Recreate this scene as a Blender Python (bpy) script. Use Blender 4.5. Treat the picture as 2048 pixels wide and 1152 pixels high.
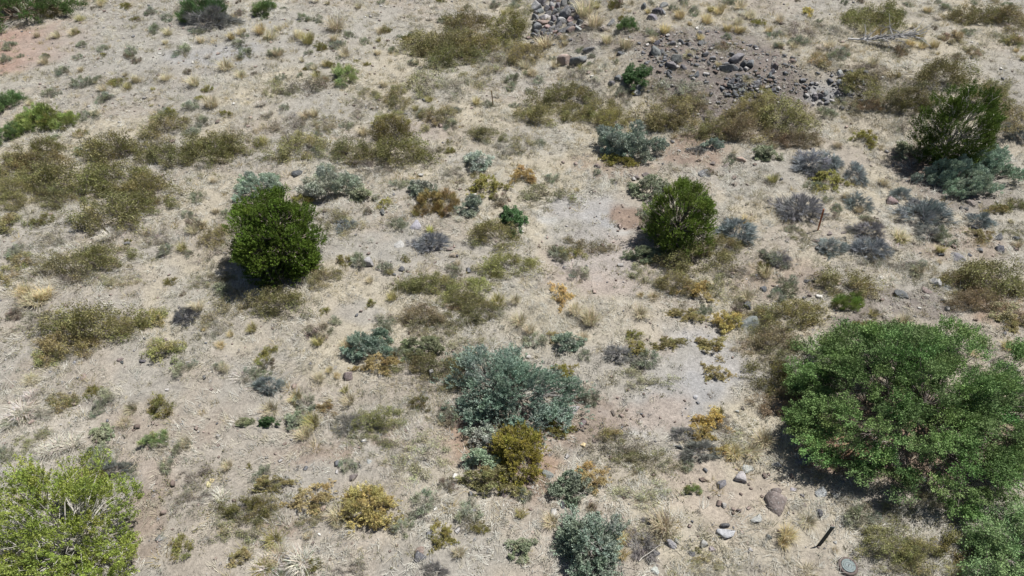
import bpy, math, random
import numpy as np
PI = math.pi
S = bpy.context.scene
for o in list(bpy.data.objects): bpy.data.objects.remove(o)

# ------------------------------------------------------------------ camera, sky, sun, exposure
CAM_Z, PITCH, FPX = 18.0, math.radians(45.0), 1384.0
cd = bpy.data.cameras.new('camera'); cam = bpy.data.objects.new('camera', cd); S.collection.objects.link(cam)
cam.location = (0, 0, CAM_Z); cam.rotation_euler = (PI/2-PITCH, 0, 0)
cd.sensor_width = 36; cd.lens = 36*FPX/2048; cd.clip_end = 5000; cd.clip_start = .1
S.camera = cam
SUN_EL, SUN_AZ = math.radians(63), math.radians(60)      # azimuth from +Y towards +X
W = bpy.data.worlds.new('World'); S.world = W; W.use_nodes = True
nt = W.node_tree; nt.nodes.clear()
sk = nt.nodes.new('ShaderNodeTexSky'); sk.sky_type = 'NISHITA'; sk.sun_disc = False
sk.sun_elevation = SUN_EL; sk.sun_rotation = SUN_AZ
bgn = nt.nodes.new('ShaderNodeBackground'); bgn.inputs[1].default_value = .05
wo = nt.nodes.new('ShaderNodeOutputWorld')
nt.links.new(sk.outputs[0], bgn.inputs[0]); nt.links.new(bgn.outputs[0], wo.inputs[0])
sl = bpy.data.lights.new('sun', 'SUN'); sl.energy = 5.0; sl.angle = math.radians(.5); sl.color = (1, .985, .96)
so = bpy.data.objects.new('sun', sl); S.collection.objects.link(so)
so.rotation_euler = (PI/2-SUN_EL, 0, PI-SUN_AZ)
so.location = (30, 25, 60)
S.view_settings.view_transform = 'Standard'; S.view_settings.look = 'None'
S.view_settings.exposure = .5; S.view_settings.gamma = 1
S.render.engine = 'CYCLES'
S.cycles.max_bounces = 5; S.cycles.diffuse_bounces = 3; S.cycles.transmission_bounces = 3

# ------------------------------------------------------------------ helpers
C = S.collection
rng = np.random.default_rng(7); random.seed(7)
def hash2(i, j, s):
    h = (i.astype(np.int64)*374761393 + j.astype(np.int64)*668265263 + s*974711) & 0x7fffffff
    h = ((h ^ (h >> 13))*1274126177) & 0x7fffffff
    return ((h ^ (h >> 16)) & 0xffff)/65535.0
def vnoise(x, y, s=0):
    x = np.asarray(x, float); y = np.asarray(y, float)
    i = np.floor(x); j = np.floor(y); u = x-i; v = y-j
    u = u*u*(3-2*u); v = v*v*(3-2*v); i = i.astype(np.int64); j = j.astype(np.int64)
    a = hash2(i, j, s); b = hash2(i+1, j, s); c = hash2(i, j+1, s); d = hash2(i+1, j+1, s)
    return (a*(1-u)+b*u)*(1-v)+(c*(1-u)+d*u)*v
def fbm(x, y, s=0, n=4):
    t = 0; a = .5; tot = 0
    for k in range(n):
        t = t+a*vnoise(x, y, s+k*17); tot += a; a *= .5; x = x*2.03+3.1; y = y*2.03+1.7
    return t/tot
def sstep(a, b, x):
    t = np.clip((x-a)/(b-a), 0, 1); return t*t*(3-2*t)
def zf(x, y):
    x = np.asarray(x, float); y = np.asarray(y, float)
    z = 1.1*(fbm(x*.05+9, y*.05, 3, 2)-.5) + .30*(fbm(x*.25, y*.25, 5, 3)-.5) + .07*(fbm(x*1.3, y*1.3, 8, 3)-.5)
    bank = sstep(29, 35, y+.10*x+1.5*(fbm(x*.15, y*.15, 21, 2)-.5))*sstep(0, 9, x)
    z = z + 1.3*bank + 9*sstep(60, 300, y)
    return z
FW = np.array([0, math.cos(PITCH), -math.sin(PITCH)]); UP = np.array([0, math.sin(PITCH), math.cos(PITCH)])
def at(px, py, off=0.0):
    d = FW + np.array([1., 0, 0])*(px-1024)/FPX + UP*(576-py)/FPX
    z = 0.0
    for _ in range(14):
        t = (z+off-CAM_Z)/d[2]; z = float(zf(d[0]*t, d[1]*t))
    return np.array([d[0]*t, d[1]*t, z]), t               # t = depth along the axis
def srgb(r, g, b):
    f = lambda c: (c/255/12.92) if c/255 <= .04045 else ((c/255+.055)/1.055)**2.4
    return np.array([f(r), f(g), f(b)])

def mesh_from(name, V, F, col=None, mat=None, smooth=False, quads=None, pointcol=False):
    me = bpy.data.meshes.new(name)
    V = np.asarray(V, np.float32).reshape(-1, 3); F = np.asarray(F, np.int32).reshape(-1, 3)
    me.vertices.add(len(V)); me.vertices.foreach_set('co', V.ravel())
    me.loops.add(F.size); me.loops.foreach_set('vertex_index', F.ravel())
    me.polygons.add(len(F)); me.polygons.foreach_set('loop_start', np.arange(0, F.size, 3, dtype=np.int32))
    if smooth: me.polygons.foreach_set('use_smooth', np.ones(len(F), bool))
    if col is not None:
        n = len(V) if pointcol else len(F)
        a = me.attributes.new('Col', 'FLOAT_COLOR', 'POINT' if pointcol else 'FACE')
        cc = np.ones((n, 4), np.float32); cc[:, :3] = col; a.data.foreach_set('color', cc.ravel())
    me.update(calc_edges=True)
    if mat: me.materials.append(mat)
    return me
def nrm(a): return a/np.maximum(np.linalg.norm(a, axis=-1, keepdims=True), 1e-9)
def rvec(r, n): return nrm(r.normal(size=(n, 3)))

class Geo:
    def __init__(s): s.V = []; s.F = []; s.C = []; s.n = 0
    def add(s, V, F, Cc):
        V = V.reshape(-1, 3); s.V.append(V); s.F.append(F.reshape(-1, 3)+s.n); s.C.append(np.broadcast_to(Cc, (F.size//3, 3))); s.n += len(V)
    def leaves(s, r, P, D, L, Wd, col):
        n = len(P); side = nrm(np.cross(D, rvec(r, n))); L = np.broadcast_to(L, (n,))[:, None]; Wd = np.broadcast_to(Wd, (n,))[:, None]
        m = P+D*L*.45
        V = np.stack([P, m+side*Wd*.5, P+D*L, m-side*Wd*.5], 1)
        b = np.arange(n)[:, None]*4
        F = np.stack([b+[0, 1, 2], b+[0, 2, 3]], 1); s.add(V, F, np.repeat(col, 2, 0))
    def tris(s, r, P, D, L, Wd, col):
        n = len(P); side = nrm(np.cross(D, rvec(r, n))); L = np.broadcast_to(L, (n,))[:, None]; Wd = np.broadcast_to(Wd, (n,))[:, None]
        V = np.stack([P-side*Wd*.5, P+side*Wd*.5, P+D*L], 1)
        s.add(V, np.arange(n*3).reshape(-1, 3), col)
    def tubes(s, A, B, ra, rb, col):
        n = len(A); d = nrm(B-A); h = np.where(np.abs(d[:, 2:3]) < .9, np.array([[0, 0, 1.]]), np.array([[1., 0, 0]]))
        u = nrm(np.cross(d, h)); v = np.cross(d, u)
        ra = np.broadcast_to(ra, (n,))[:, None]; rb = np.broadcast_to(rb, (n,))[:, None]; vs = []
        for P, q in ((A, ra), (B, rb)):
            for k in range(3):
                a = 2*PI*k/3; vs.append(P+(u*math.cos(a)+v*math.sin(a))*q)
        V = np.stack(vs, 1); b = np.arange(n)[:, None]*6
        F = np.stack([b+f for f in ([0, 1, 4], [0, 4, 3], [1, 2, 5], [1, 5, 4], [2, 0, 3], [2, 3, 5])], 1)
        s.add(V, F, np.repeat(np.broadcast_to(col, (n, 3)), 6, 0))
    def mesh(s, name, mat, smooth=False):
        return mesh_from(name, np.concatenate(s.V), np.concatenate(s.F), np.concatenate(s.C), mat, smooth)

def new_mat(name):
    m = bpy.data.materials.new(name); m.use_nodes = True; t = m.node_tree; t.nodes.clear()
    return m, t, t.nodes.new('ShaderNodeOutputMaterial')
def N(t, k, **kw):
    n = t.nodes.new(k)
    for a, b in kw.items(): setattr(n, a, b)
    return n
def tinted(t, lo=.85, hi=1.15):
    at_ = N(t, 'ShaderNodeAttribute', attribute_name='Col'); oi = N(t, 'ShaderNodeObjectInfo')
    m = N(t, 'ShaderNodeMix', data_type='RGBA', blend_type='MULTIPLY'); m.inputs[0].default_value = 1
    t.links.new(at_.outputs['Color'], m.inputs[6]); t.links.new(oi.outputs['Color'], m.inputs[7])
    return m.outputs[2]
def leaf_material(name, trans=.25, gloss=.25):
    m, t, out = new_mat(name); c = tinted(t)
    p = N(t, 'ShaderNodeBsdfPrincipled'); p.inputs['Roughness'].default_value = .65; p.inputs['Specular IOR Level'].default_value = gloss
    tr = N(t, 'ShaderNodeBsdfTranslucent'); mx = N(t, 'ShaderNodeMixShader'); mx.inputs[0].default_value = trans
    t.links.new(c, p.inputs['Base Color']); t.links.new(c, tr.inputs[0])
    t.links.new(p.outputs[0], mx.inputs[1]); t.links.new(tr.outputs[0], mx.inputs[2]); t.links.new(mx.outputs[0], out.inputs[0])
    return m
def plain_material(name, scale=6, lo=.7, hi=1.25, bump=.3, rough=.9, distance=.02, metal=0, spots=None):
    m, t, out = new_mat(name); c = tinted(t)
    tc = N(t, 'ShaderNodeTexCoord')
    nz = N(t, 'ShaderNodeTexNoise'); nz.inputs['Scale'].default_value = scale; nz.inputs['Detail'].default_value = 8; nz.inputs['Roughness'].default_value = .7
    t.links.new(tc.outputs['Object'], nz.inputs['Vector'])
    mr = N(t, 'ShaderNodeMapRange'); mr.inputs[1].default_value = .3; mr.inputs[2].default_value = .7; mr.inputs[3].default_value = lo; mr.inputs[4].default_value = hi
    t.links.new(nz.outputs[0], mr.inputs[0])
    mu = N(t, 'ShaderNodeMix', data_type='RGBA', blend_type='MULTIPLY'); mu.inputs[0].default_value = 1
    t.links.new(c, mu.inputs[6]); t.links.new(mr.outputs[0], mu.inputs[7]); src = mu.outputs[2]
    if spots:
        n2 = N(t, 'ShaderNodeTexNoise'); n2.inputs['Scale'].default_value = spots[0]; n2.inputs['Detail'].default_value = 5
        t.links.new(tc.outputs['Object'], n2.inputs['Vector'])
        r2 = N(t, 'ShaderNodeMapRange'); r2.inputs[1].default_value = spots[1]; r2.inputs[2].default_value = spots[1]+.08
        t.links.new(n2.outputs[0], r2.inputs[0])
        m2 = N(t, 'ShaderNodeMix', data_type='RGBA'); t.links.new(r2.outputs[0], m2.inputs[0]); t.links.new(src, m2.inputs[6]); m2.inputs[7].default_value = (*spots[2], 1); src = m2.outputs[2]
    p = N(t, 'ShaderNodeBsdfPrincipled'); p.inputs['Roughness'].default_value = rough; p.inputs['Specular IOR Level'].default_value = .25; p.inputs['Metallic'].default_value = metal
    t.links.new(src, p.inputs['Base Color'])
    bp = N(t, 'ShaderNodeBump'); bp.inputs['Strength'].default_value = bump; bp.inputs['Distance'].default_value = distance
    t.links.new(nz.outputs[0], bp.inputs['Height']); t.links.new(bp.outputs[0], p.inputs['Normal'])
    t.links.new(p.outputs[0], out.inputs[0]); return m
LEAF = leaf_material('leaf', .17, .2); BLADE = leaf_material('grass_blade', .2, .2); WOOD = plain_material('bark', 9, .7, 1.2, .4)
ROCK = plain_material('rock', 3.5, .55, 1.35, .9, .9, .05, spots=(7, .60, (.30, .29, .28)))
IRON = plain_material('iron', 14, .75, 1.2, .3, .6, .01)

# ------------------------------------------------------------------ landmarks used in the labels
LAND = [('the dense round juniper', 550, 480), ('the juniper beside the grey path', 1362, 440), ('the ragged tall juniper', 1920, 260),
 ('the wide green mesquite', 1830, 790), ('the pale-branched juniper', 120, 1050), ('the biggest blue-green oak', 1015, 765),
 ('the rock pile', 1110, 40), ('the twin boulders', 1147, 120), ('the rusty stake', 1643, 440), ('the dark leaning post', 1648, 1078),
 ('the round iron lid', 1697, 1130), ('the green broom bushes', 80, 235), ('the large golden shrub', 738, 1015),
 ('the light green bush', 690, 150), ('the grey dead branch', 1700, 80), ('the slope oak', 1260, 282), ('the bare red soil', 60, 90),
 ('the bare oval patch', 710, 635), ('the dark corner tree', 60, 12), ('the big flat brown rock', 1550, 1008), ('the bright green ball bush', 308, 880),
 ('the small charcoal bush', 370, 630), ('the orange bush', 1046, 350), ('the pale tan slabs', 422, 966), ('the rocky outcrop', 1490, 175)]
USED = {}
def where(px, py, skip=None, which=0):
    ds = sorted(((math.hypot(px-x, (py-y)*1.3), n, x, y) for n, x, y in LAND if n != skip and math.hypot(px-x, py-y) > 14))
    d, n, x, y = ds[which]; dx = px-x; dy = py-y
    if abs(dx) > 2.2*abs(dy): w = 'left of' if dx < 0 else 'right of'
    elif abs(dy) > 2.2*abs(dx): w = 'behind' if dy < 0 else 'in front of'
    else: w = ('behind' if dy < 0 else 'before')+' and '+('left of' if dx < 0 else 'right of')
    return w+' '+n, d
PENDING = []           # (object, description, px, py, width) -> unique labels are written at the end
def tag(o, label, cat, group=None, at_px=None, w=0):
    o['category'] = cat
    if group: o['group'] = group
    if at_px: PENDING.append((o, label, at_px[0], at_px[1], w))
    else: o['label'] = label
def link(name, me, parent=None, loc=None, color=None):
    o = bpy.data.objects.new(name, me); C.objects.link(o)
    if parent: o.parent = parent
    if loc is not None: o.location = loc
    if color is not None: o.color = (*color, 1)
    return o

# ------------------------------------------------------------------ ground tones (patches of soil that keep their place)
TONES = dict(tan=srgb(178, 168, 154), grey=srgb(174, 169, 159), blue=srgb(170, 169, 168), white=srgb(200, 198, 192), red=srgb(178, 150, 134),
             brown=srgb(154, 133, 117), purple=srgb(130, 120, 115), pink=srgb(181, 166, 153), straw=srgb(191, 181, 161), rust=srgb(158, 116, 84), pale=srgb(196, 188, 174), track=srgb(182, 178, 173))
for k in TONES: TONES[k] = TONES[k]*.595
PATCH = '''red 55 95 250 95 .95;red 10 130 120 40 .7;grey 350 70 560 150 .8;grey 280 150 480 110 .6;grey 640 60 420 110 .6;grey 660 205 190 60 .7;blue 430 110 200 50 .6
track 1185 420 220 64 .9;blue 1215 455 140 50 .7;white 1255 466 60 26 .9;white 1095 440 70 16 .8;track 1385 735 240 190 .9;grey 1330 700 120 80 .7;blue 1400 790 120 60 .6
white 1215 815 46 18 .9;white 1270 875 50 44 .8;grey 700 640 130 60 .9;pink 1195 520 250 130 .9;grey 1150 470 160 60 .7;track 1185 535 180 200 .5;track 1265 655 200 110 .4;grey 1120 455 90 40 .6;pink 1290 660 100 90 .6;track 1310 825 190 110 .55;pink 1180 570 200 70 .7;brown 1390 300 150 60 .8;purple 1440 140 330 150 .85
purple 1660 180 200 70 .7;blue 1665 185 110 50 .8;brown 1840 340 80 70 .9;brown 1275 430 90 60 .9;purple 1715 655 150 70 .8;brown 1230 330 200 40 .6;brown 1560 560 200 90 .5
brown 1190 840 150 110 .6;pink 1300 830 160 90 .7;brown 600 905 140 70 .6;brown 570 1080 110 80 .6;brown 310 870 300 60 .4;pink 830 265 180 60 .5;brown 300 1020 80 200 .6
brown 860 740 70 20 .5;purple 1150 40 110 110 .8;purple 1290 60 180 90 .6;brown 430 870 60 40 .6;grey 760 490 190 60 .8;brown 760 890 130 40 .6;pink 1450 980 260 160 .6;brown 1060 970 120 100 .5
straw 400 400 170 110 .8;straw 1190 640 340 120 .7;straw 110 560 220 60 .6;pale 120 880 160 90 .7;pale 40 820 150 120 .8;pale 590 1120 260 90 .7;straw 900 1010 260 180 .4;straw 1500 890 160 90 .8
straw 1700 90 320 120 .7;straw 1300 25 420 60 .7;straw 1740 250 240 80 .7;tan 420 900 400 200 .6;straw 1600 1060 300 160 .5;grey 120 620 300 80 .4;purple 1900 380 200 100 .6;purple 1780 610 200 60 .6
pink 200 960 300 60 .5;brown 720 310 120 30 .5;grey 2000 130 160 60 .6;brown 1930 490 220 70 .5;rust 1840 880 420 210 .5;rust 1640 900 150 100 .5;rust 1020 890 240 160 .45;rust 1990 620 160 90 .5;grey 1650 20 200 40 .3;straw 1230 960 260 120 .4;straw 1720 400 200 70 .5;tan 560 640 300 90 .4'''
patches = []
for ent in PATCH.replace('\n', ';').split(';'):
    k, a, b, w, h, s = ent.split(); p, d = at(float(a), float(b)); dep = math.atan2(CAM_Z-p[2], p[1])
    patches.append((k, p[0], p[1], float(w)/2*d/FPX, float(h)/2*d/FPX/math.sin(dep), float(s)))
def ground_tone(x, y):
    n = fbm(x*.18, y*.18, 31, 4)[..., None]; n2 = fbm(x*.5, y*.5, 41, 3)[..., None]
    c = TONES['tan']*(1-sstep(.45, .6, n)) + TONES['straw']*sstep(.45, .6, n)
    q = sstep(.42, .62, n2)*.7; c = c*(1-q)+TONES['grey']*q
    wx = x+1.6*(fbm(x*.6, y*.6, 51, 3)-.5)+.9*(fbm(x*2.2, y*2.2, 53, 3)-.5); wy = y+1.6*(fbm(x*.6, y*.6, 61, 3)-.5)+.9*(fbm(x*2.2, y*2.2, 63, 3)-.5)
    for k, a, b, rx, ry, s in patches:
        r = np.sqrt(((wx-a)/rx)**2+((wy-b)/ry)**2)
        m = (s*(1-sstep(.65, 1.25, r)))[..., None]
        c = c*(1-m)+TONES[k]*m
    return c*(.9+.2*fbm(x*2.2, y*2.2, 71, 3)[..., None])
def straw_density(x, y):
    d = .35+.9*(fbm(x*.22, y*.22, 31, 4)-.35) + 1.3*(fbm(x*.8, y*.8, 91, 3)-.5)
    for k, a, b, rx, ry, s in patches:
        r = np.sqrt(((x-a)/rx)**2+((y-b)/ry)**2); m = s*(1-sstep(.6, 1.3, r))
        g = {'straw': 1.1, 'pale': 1.2, 'tan': .3, 'grey': .2, 'track': .02, 'blue': -.1, 'white': -.2, 'red': .04, 'brown': .1, 'rust': .3, 'purple': .12, 'pink': .15}[k]
        d = d*(1-m)+g*m
    return np.clip(d, 0.02, 1.3)

def bare(x, y):
    d = 0*x
    for k, a, b, rx, ry, s in patches:
        if k in ('grey', 'blue', 'white', 'pink', 'red', 'track') and rx < 4.2:
            d = np.maximum(d, s*(1-sstep(.7, 1.15, np.sqrt(((x-a)/rx)**2+((y-b)/ry)**2))))
    return d
def axis_pts(lo, hi, step, far_lo, far_hi):
    a = list(np.arange(lo, hi+1e-6, step)); s = step; v = lo; left = []
    while v > far_lo: s *= 1.35; v -= s; left.append(v)
    s = step; v = hi; right = []
    while v < far_hi: s *= 1.35; v += s; right.append(v)
    return np.array(left[::-1]+a+right)
gx = axis_pts(-38, 38, .17, -1500, 1500); gy = axis_pts(4.5, 50, .15, -800, 2500)
X, Y = np.meshgrid(gx, gy); Z = zf(X, Y)
near = (np.abs(X) < 42) & (Y < 55) & (Y > 2)
Z = Z + np.where(near, 0.03*(fbm(X*2.9, Y*2.9, 101, 2)-.5), 0)
V = np.stack([X, Y, Z], -1).reshape(-1, 3); nx_, ny_ = len(gx), len(gy)
ii = (np.arange(ny_-1)[:, None]*nx_+np.arange(nx_-1)[None]).ravel()
F = np.concatenate([np.stack([ii, ii+1, ii+nx_+1], 1), np.stack([ii, ii+nx_+1, ii+nx_], 1)])
def ground_material():
    m, t, out = new_mat('dry_soil')
    a = N(t, 'ShaderNodeAttribute', attribute_name='Col'); tc = N(t, 'ShaderNodeTexCoord'); src = a.outputs['Color']
    def noise(sc, det=6, rough=.65):
        n = N(t, 'ShaderNodeTexNoise'); n.inputs['Scale'].default_value = sc; n.inputs['Detail'].default_value = det; n.inputs['Roughness'].default_value = rough
        t.links.new(tc.outputs['Object'], n.inputs['Vector']); return n.outputs[0]
    def rng_(s, a0, a1, b0, b1):
        r = N(t, 'ShaderNodeMapRange'); t.links.new(s, r.inputs[0])
        for k, v in enumerate((a0, a1, b0, b1)): r.inputs[k+1].default_value = v
        return r.outputs[0]
    def mul(c, f):
        x = N(t, 'ShaderNodeMix', data_type='RGBA', blend_type='MULTIPLY'); x.inputs[0].default_value = 1
        t.links.new(c, x.inputs[6]); t.links.new(f, x.inputs[7]); return x.outputs[2]
    def mixc(c, f, col):
        x = N(t, 'ShaderNodeMix', data_type='RGBA'); t.links.new(f, x.inputs[0]); t.links.new(c, x.inputs[6]); x.inputs[7].default_value = (*col, 1); return x.outputs[2]
    n1 = noise(2.5); n2 = noise(11); n3 = noise(32, 4)
    src = mul(src, rng_(n1, .3, .7, .82, 1.16)); src = mul(src, rng_(n2, .3, .7, .72, 1.26)); src = mul(src, rng_(n3, .3, .7, .80, 1.2))
    src = mixc(src, rng_(noise(5.5, 8, .75), .60, .72, 0, .55), (.16, .125, .10))      # dark humus specks
    src = mixc(src, rng_(noise(7.5, 8, .7), .62, .72, 0, .6), (.44, .40, .33))         # straw dust
    vo = N(t, 'ShaderNodeTexVoronoi'); vo.inputs['Scale'].default_value = 14; t.links.new(tc.outputs['Object'], vo.inputs['Vector'])
    p = N(t, 'ShaderNodeBsdfPrincipled'); p.inputs['Roughness'].default_value = .95; p.inputs['Specular IOR Level'].default_value = .12
    t.links.new(src, p.inputs['Base Color'])
    b1 = N(t, 'ShaderNodeBump'); b1.inputs['Strength'].default_value = .6; b1.inputs['Distance'].default_value = .05; t.links.new(n2, b1.inputs['Height'])
    b2 = N(t, 'ShaderNodeBump'); b2.inputs['Strength'].default_value = .6; b2.inputs['Distance'].default_value = .03; t.links.new(n3, b2.inputs['Height']); t.links.new(b1.outputs[0], b2.inputs['Normal'])
    t.links.new(b2.outputs[0], p.inputs['Normal']); t.links.new(p.outputs[0], out.inputs[0]); return m
g = link('ground', mesh_from('ground', V, F, ground_tone(X, Y).reshape(-1, 3), ground_material(), True, pointcol=True)); g['kind'] = 'structure'

# ------------------------------------------------------------------ plant families (meshes; objects share them)
def sample_disc(r, n): a = r.uniform(0, 2*PI, n); q = np.sqrt(r.uniform(0, 1, n)); return q*np.cos(a), q*np.sin(a), q
def lobes_of(r, n, R, H, lr, shape, base=0., irr=.05):
    if shape == 'mound':
        x, y, q = sample_disc(r, n); top = H*np.sqrt(np.maximum(1-q*q, .12)); th = np.arctan2(y, x); p1, p2, p3 = r.uniform(0, 6.28, 3)
        k = (R*1.12-lr)*(1+irr*(4*np.sin(2*th+p1)+3*np.sin(3*th+p2)+2*np.sin(5*th+p3)))
        return np.stack([x*k, y*k, np.maximum(top*r.uniform(.3, 1, n)-lr*.5, .12*H)], 1)
    d = rvec(r, n); q = r.uniform(0, 1, n)**.22; c = (H+base)/2; hz = (H-base)/2
    p = d*q[:, None]*np.array([R-lr*.7, R-lr*.7, hz-lr*.5])
    if shape == 'egg': p[:, :2] *= (1.08-.30*(p[:, 2:3]/hz))
    th = np.arctan2(p[:, 1], p[:, 0]); p1, p2 = r.uniform(0, 6.28, 2); p[:, :2] *= (1+irr*(np.sin(3*th+p1)+.7*np.sin(5*th+p2)))[:, None]
    p[:, 2] += c; return p
def plant(seed, R, H, shape='mound', lobes=14, lobe_r=.3, tips=14, leaves=30, tip_r=.1, L=.05, Wd=.03, up=.5, squash=.75, base=0., shell=.33,
          vary=.22, leafvary=.25, wood=(.9, .85, .75), wr=.012, twig=.5, spray=0., dead=0., hue=.06, trunk=0., tri=True, dir_noise=.9, irr=.05, halo=.0):
    r = np.random.default_rng(seed)
    lc = lobes_of(r, lobes, R, H, lobe_r, shape, base, irr); lv = r.uniform(1-vary, 1+vary, lobes)[:, None]*(1+r.normal(0, hue, (lobes, 3)))
    lrad = lobe_r*r.uniform(.65, 1.25, lobes)
    ti = np.repeat(np.arange(lobes), tips)
    tp = lc[ti]+rvec(r, len(ti))*(r.uniform(0, 1, len(ti))**shell*lrad[ti])[:, None]*np.array([1, 1, squash])
    if halo: hm = r.uniform(0, 1, len(tp)) < halo; tp[hm] *= np.array([1.28, 1.28, .6])
    tp[:, 2] = np.where(tp[:, 2] < .04, r.uniform(.03, .12*H+.03, len(ti)), tp[:, 2])
    ctr = np.array([0, 0, H*.25 if shape == 'mound' else (H+base)*.4])
    td = nrm(nrm(tp-ctr)+nrm(tp-lc[ti])*.6+np.array([0, 0, up]))
    li = np.repeat(np.arange(len(tp)), leaves); n = len(li)
    if spray > 0: P = tp[li]+td[li]*(r.uniform(-.3, 1, n)*spray)[:, None]+rvec(r, n)*(tip_r*r.uniform(0, 1, n)**.5)[:, None]
    else: P = tp[li]+rvec(r, n)*(tip_r*r.uniform(0, 1, n)**.4)[:, None]
    P[:, 2] = np.maximum(P[:, 2], .015)
    D = nrm(td[li]+rvec(r, n)*dir_noise)
    tv = r.uniform(.86, 1.14, len(tp))[:, None]
    col = lv[ti][li]*tv[li]*r.uniform(1-leafvary, 1+leafvary, n)[:, None]
    if dead: col = np.where((r.uniform(0, 1, n) < dead)[:, None], np.array([1.75, 1.65, 2.0]), col)
    g = Geo(); (g.tris if tri else g.leaves)(r, P, D, L*r.uniform(.7, 1.3, n), Wd*r.uniform(.7, 1.3, n), col)
    # stems: base -> limb -> lobe heart -> twig tips
    w = Geo(); nl = max(4, lobes//4); wood = np.array(wood)
    lim = lc[r.choice(lobes, nl, replace=False)]*np.array([.5, .5, .5])+rvec(r, nl)*.08*R
    lim[:, 2] = np.abs(lim[:, 2])*.9+trunk*.5
    b0 = np.stack([r.normal(0, .06*R*.6, nl), r.normal(0, .06*R*.6, nl), np.full(nl, -.05)], 1)
    if trunk > 0:
        top = np.array([[r.normal(0, .05), r.normal(0, .05), trunk]])
        w.tubes(np.array([[0, 0, -.1]]), top, wr*4.2, wr*3.4, wood); b0 = np.repeat(top, nl, 0)
    def bent(A, B, ra, rb, k=.12):
        M = (A+B)/2+rvec(r, len(A))*np.linalg.norm(B-A, axis=1)[:, None]*k
        w.tubes(A, M, ra, (ra+rb)/2, wood*r.uniform(.75, 1.2, (len(A), 1))); w.tubes(M, B, (ra+rb)/2, rb, wood*r.uniform(.75, 1.2, (len(A), 1)))
    bent(b0, lim, wr*(2.2 if trunk else 1.5), wr*1.2)
    j = np.argmin(np.linalg.norm(lc[:, None]-lim[None], axis=2), 1); bent(lim[j], lc, wr*1.2, wr*.7)
    sel = r.uniform(0, 1, len(tp)) < twig
    if sel.any(): bent(lc[ti[sel]], tp[sel]+td[sel]*.04, wr*.6, wr*.22, .08)
    return g, w
FAM = {}
def family(name, seeds, **kw):
    out = []
    for s in seeds:
        q = dict(kw); q['R'] *= 1; gg, ww = plant(s, **q)
        out.append((gg.mesh(name+'_foliage', LEAF), ww.mesh(name+'_stems', WOOD)))
    FAM[name] = (out, kw['R'], kw['H'])
family('scrub', range(100, 106), R=1.2, H=.95, lobes=34, lobe_r=.30, tips=11, leaves=26, tip_r=.13, L=.045, Wd=.028, up=.5, wood=(.26, .22, .19), wr=.010, twig=.9, vary=.22, hue=.04, dead=.08, shell=.42, halo=.14)
family('scrub_small', range(110, 115), R=.6, H=.5, lobes=14, lobe_r=.19, tips=10, leaves=24, tip_r=.09, L=.04, Wd=.026, up=.5, wood=(.26, .22, .19), wr=.007, twig=.9, dead=.06, shell=.5, halo=.25)
family('thin', range(120, 125), R=1.1, H=.55, lobes=24, lobe_r=.26, tips=10, leaves=15, tip_r=.13, L=.05, Wd=.026, up=.4, wood=(.28, .25, .22), wr=.009, twig=1, dead=.15, shell=.6, halo=.3)
family('oak', range(130, 135), R=1.0, H=.95, lobes=30, lobe_r=.23, tips=16, leaves=38, tip_r=.075, L=.042, Wd=.036, up=.6, wood=(.24, .21, .18), wr=.014, twig=.35, vary=.16, shell=.28, hue=.03)
family('oak_small', range(140, 144), R=.55, H=.6, lobes=12, lobe_r=.19, tips=12, leaves=36, tip_r=.07, L=.045, Wd=.038, up=.6, wood=(.24, .21, .18), wr=.009, twig=.35, vary=.14, shell=.3, hue=.03)
family('gold', range(150, 154), R=.7, H=.62, lobes=24, lobe_r=.17, tips=14, leaves=22, tip_r=.055, L=.045, Wd=.026, up=.9, wood=(.30, .24, .15), wr=.007, twig=.8, vary=.25, shell=.45, hue=.03, dead=.0, halo=.12)
family('broom', range(160, 164), R=.75, H=1.0, lobes=24, lobe_r=.20, tips=16, leaves=20, tip_r=.09, L=.13, Wd=.016, up=2.2, wood=(.22, .20, .15), wr=.008, twig=.8, vary=.18, shell=.5, dir_noise=.45, squash=1.2)
family('grey', range(170, 175), R=.6, H=.6, lobes=22, lobe_r=.17, tips=13, leaves=13, tip_r=.05, L=.15, Wd=.013, up=.7, wood=(.26, .255, .26), wr=.007, twig=1, vary=.25, shell=.7, dir_noise=.4, hue=.02, halo=.2, spray=.06)

def tuft(seed, R, H, n, wd=.010, lean=.7, thin=1.):
    r = np.random.default_rng(seed); g = Geo()
    a = r.uniform(0, 2*PI, n); q = np.sqrt(r.uniform(0, 1, n)); b = np.stack([np.cos(a)*q*R*.35, np.sin(a)*q*R*.35, np.full(n, -.01)], 1)
    a2 = a+r.normal(0, .7, n); tl = lean*r.uniform(.15, 1.1, n); hh = H*r.uniform(.55, 1.1, n)
    dh = np.stack([np.cos(a2), np.sin(a2), np.zeros(n)], 1)
    mid = b+dh*(tl*R*.45)[:, None]; mid[:, 2] = hh*.65; tip = b+dh*(tl*R*1.05)[:, None]; tip[:, 2] = hh*r.uniform(.75, 1.05, n)
    sd = np.stack([-np.sin(a2), np.cos(a2), np.zeros(n)], 1)*wd*.5
    V = np.stack([b-sd, b+sd, mid-sd*.8, mid+sd*.8, tip], 1); k = np.arange(n)[:, None]*5
    F = np.stack([k+f for f in ([0, 1, 3], [0, 3, 2], [2, 3, 4])], 1)
    col = np.repeat(r.uniform(.72, 1.25, n)[:, None]*(1+r.normal(0, .05, (n, 3))), 3, 0); g.add(V, F, col)
    return g.mesh('grass_tuft', BLADE)
TUFT = [tuft(200+i, .5, .42, 190, .013) for i in range(6)]           # unit: R .5
SAGE = []
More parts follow.
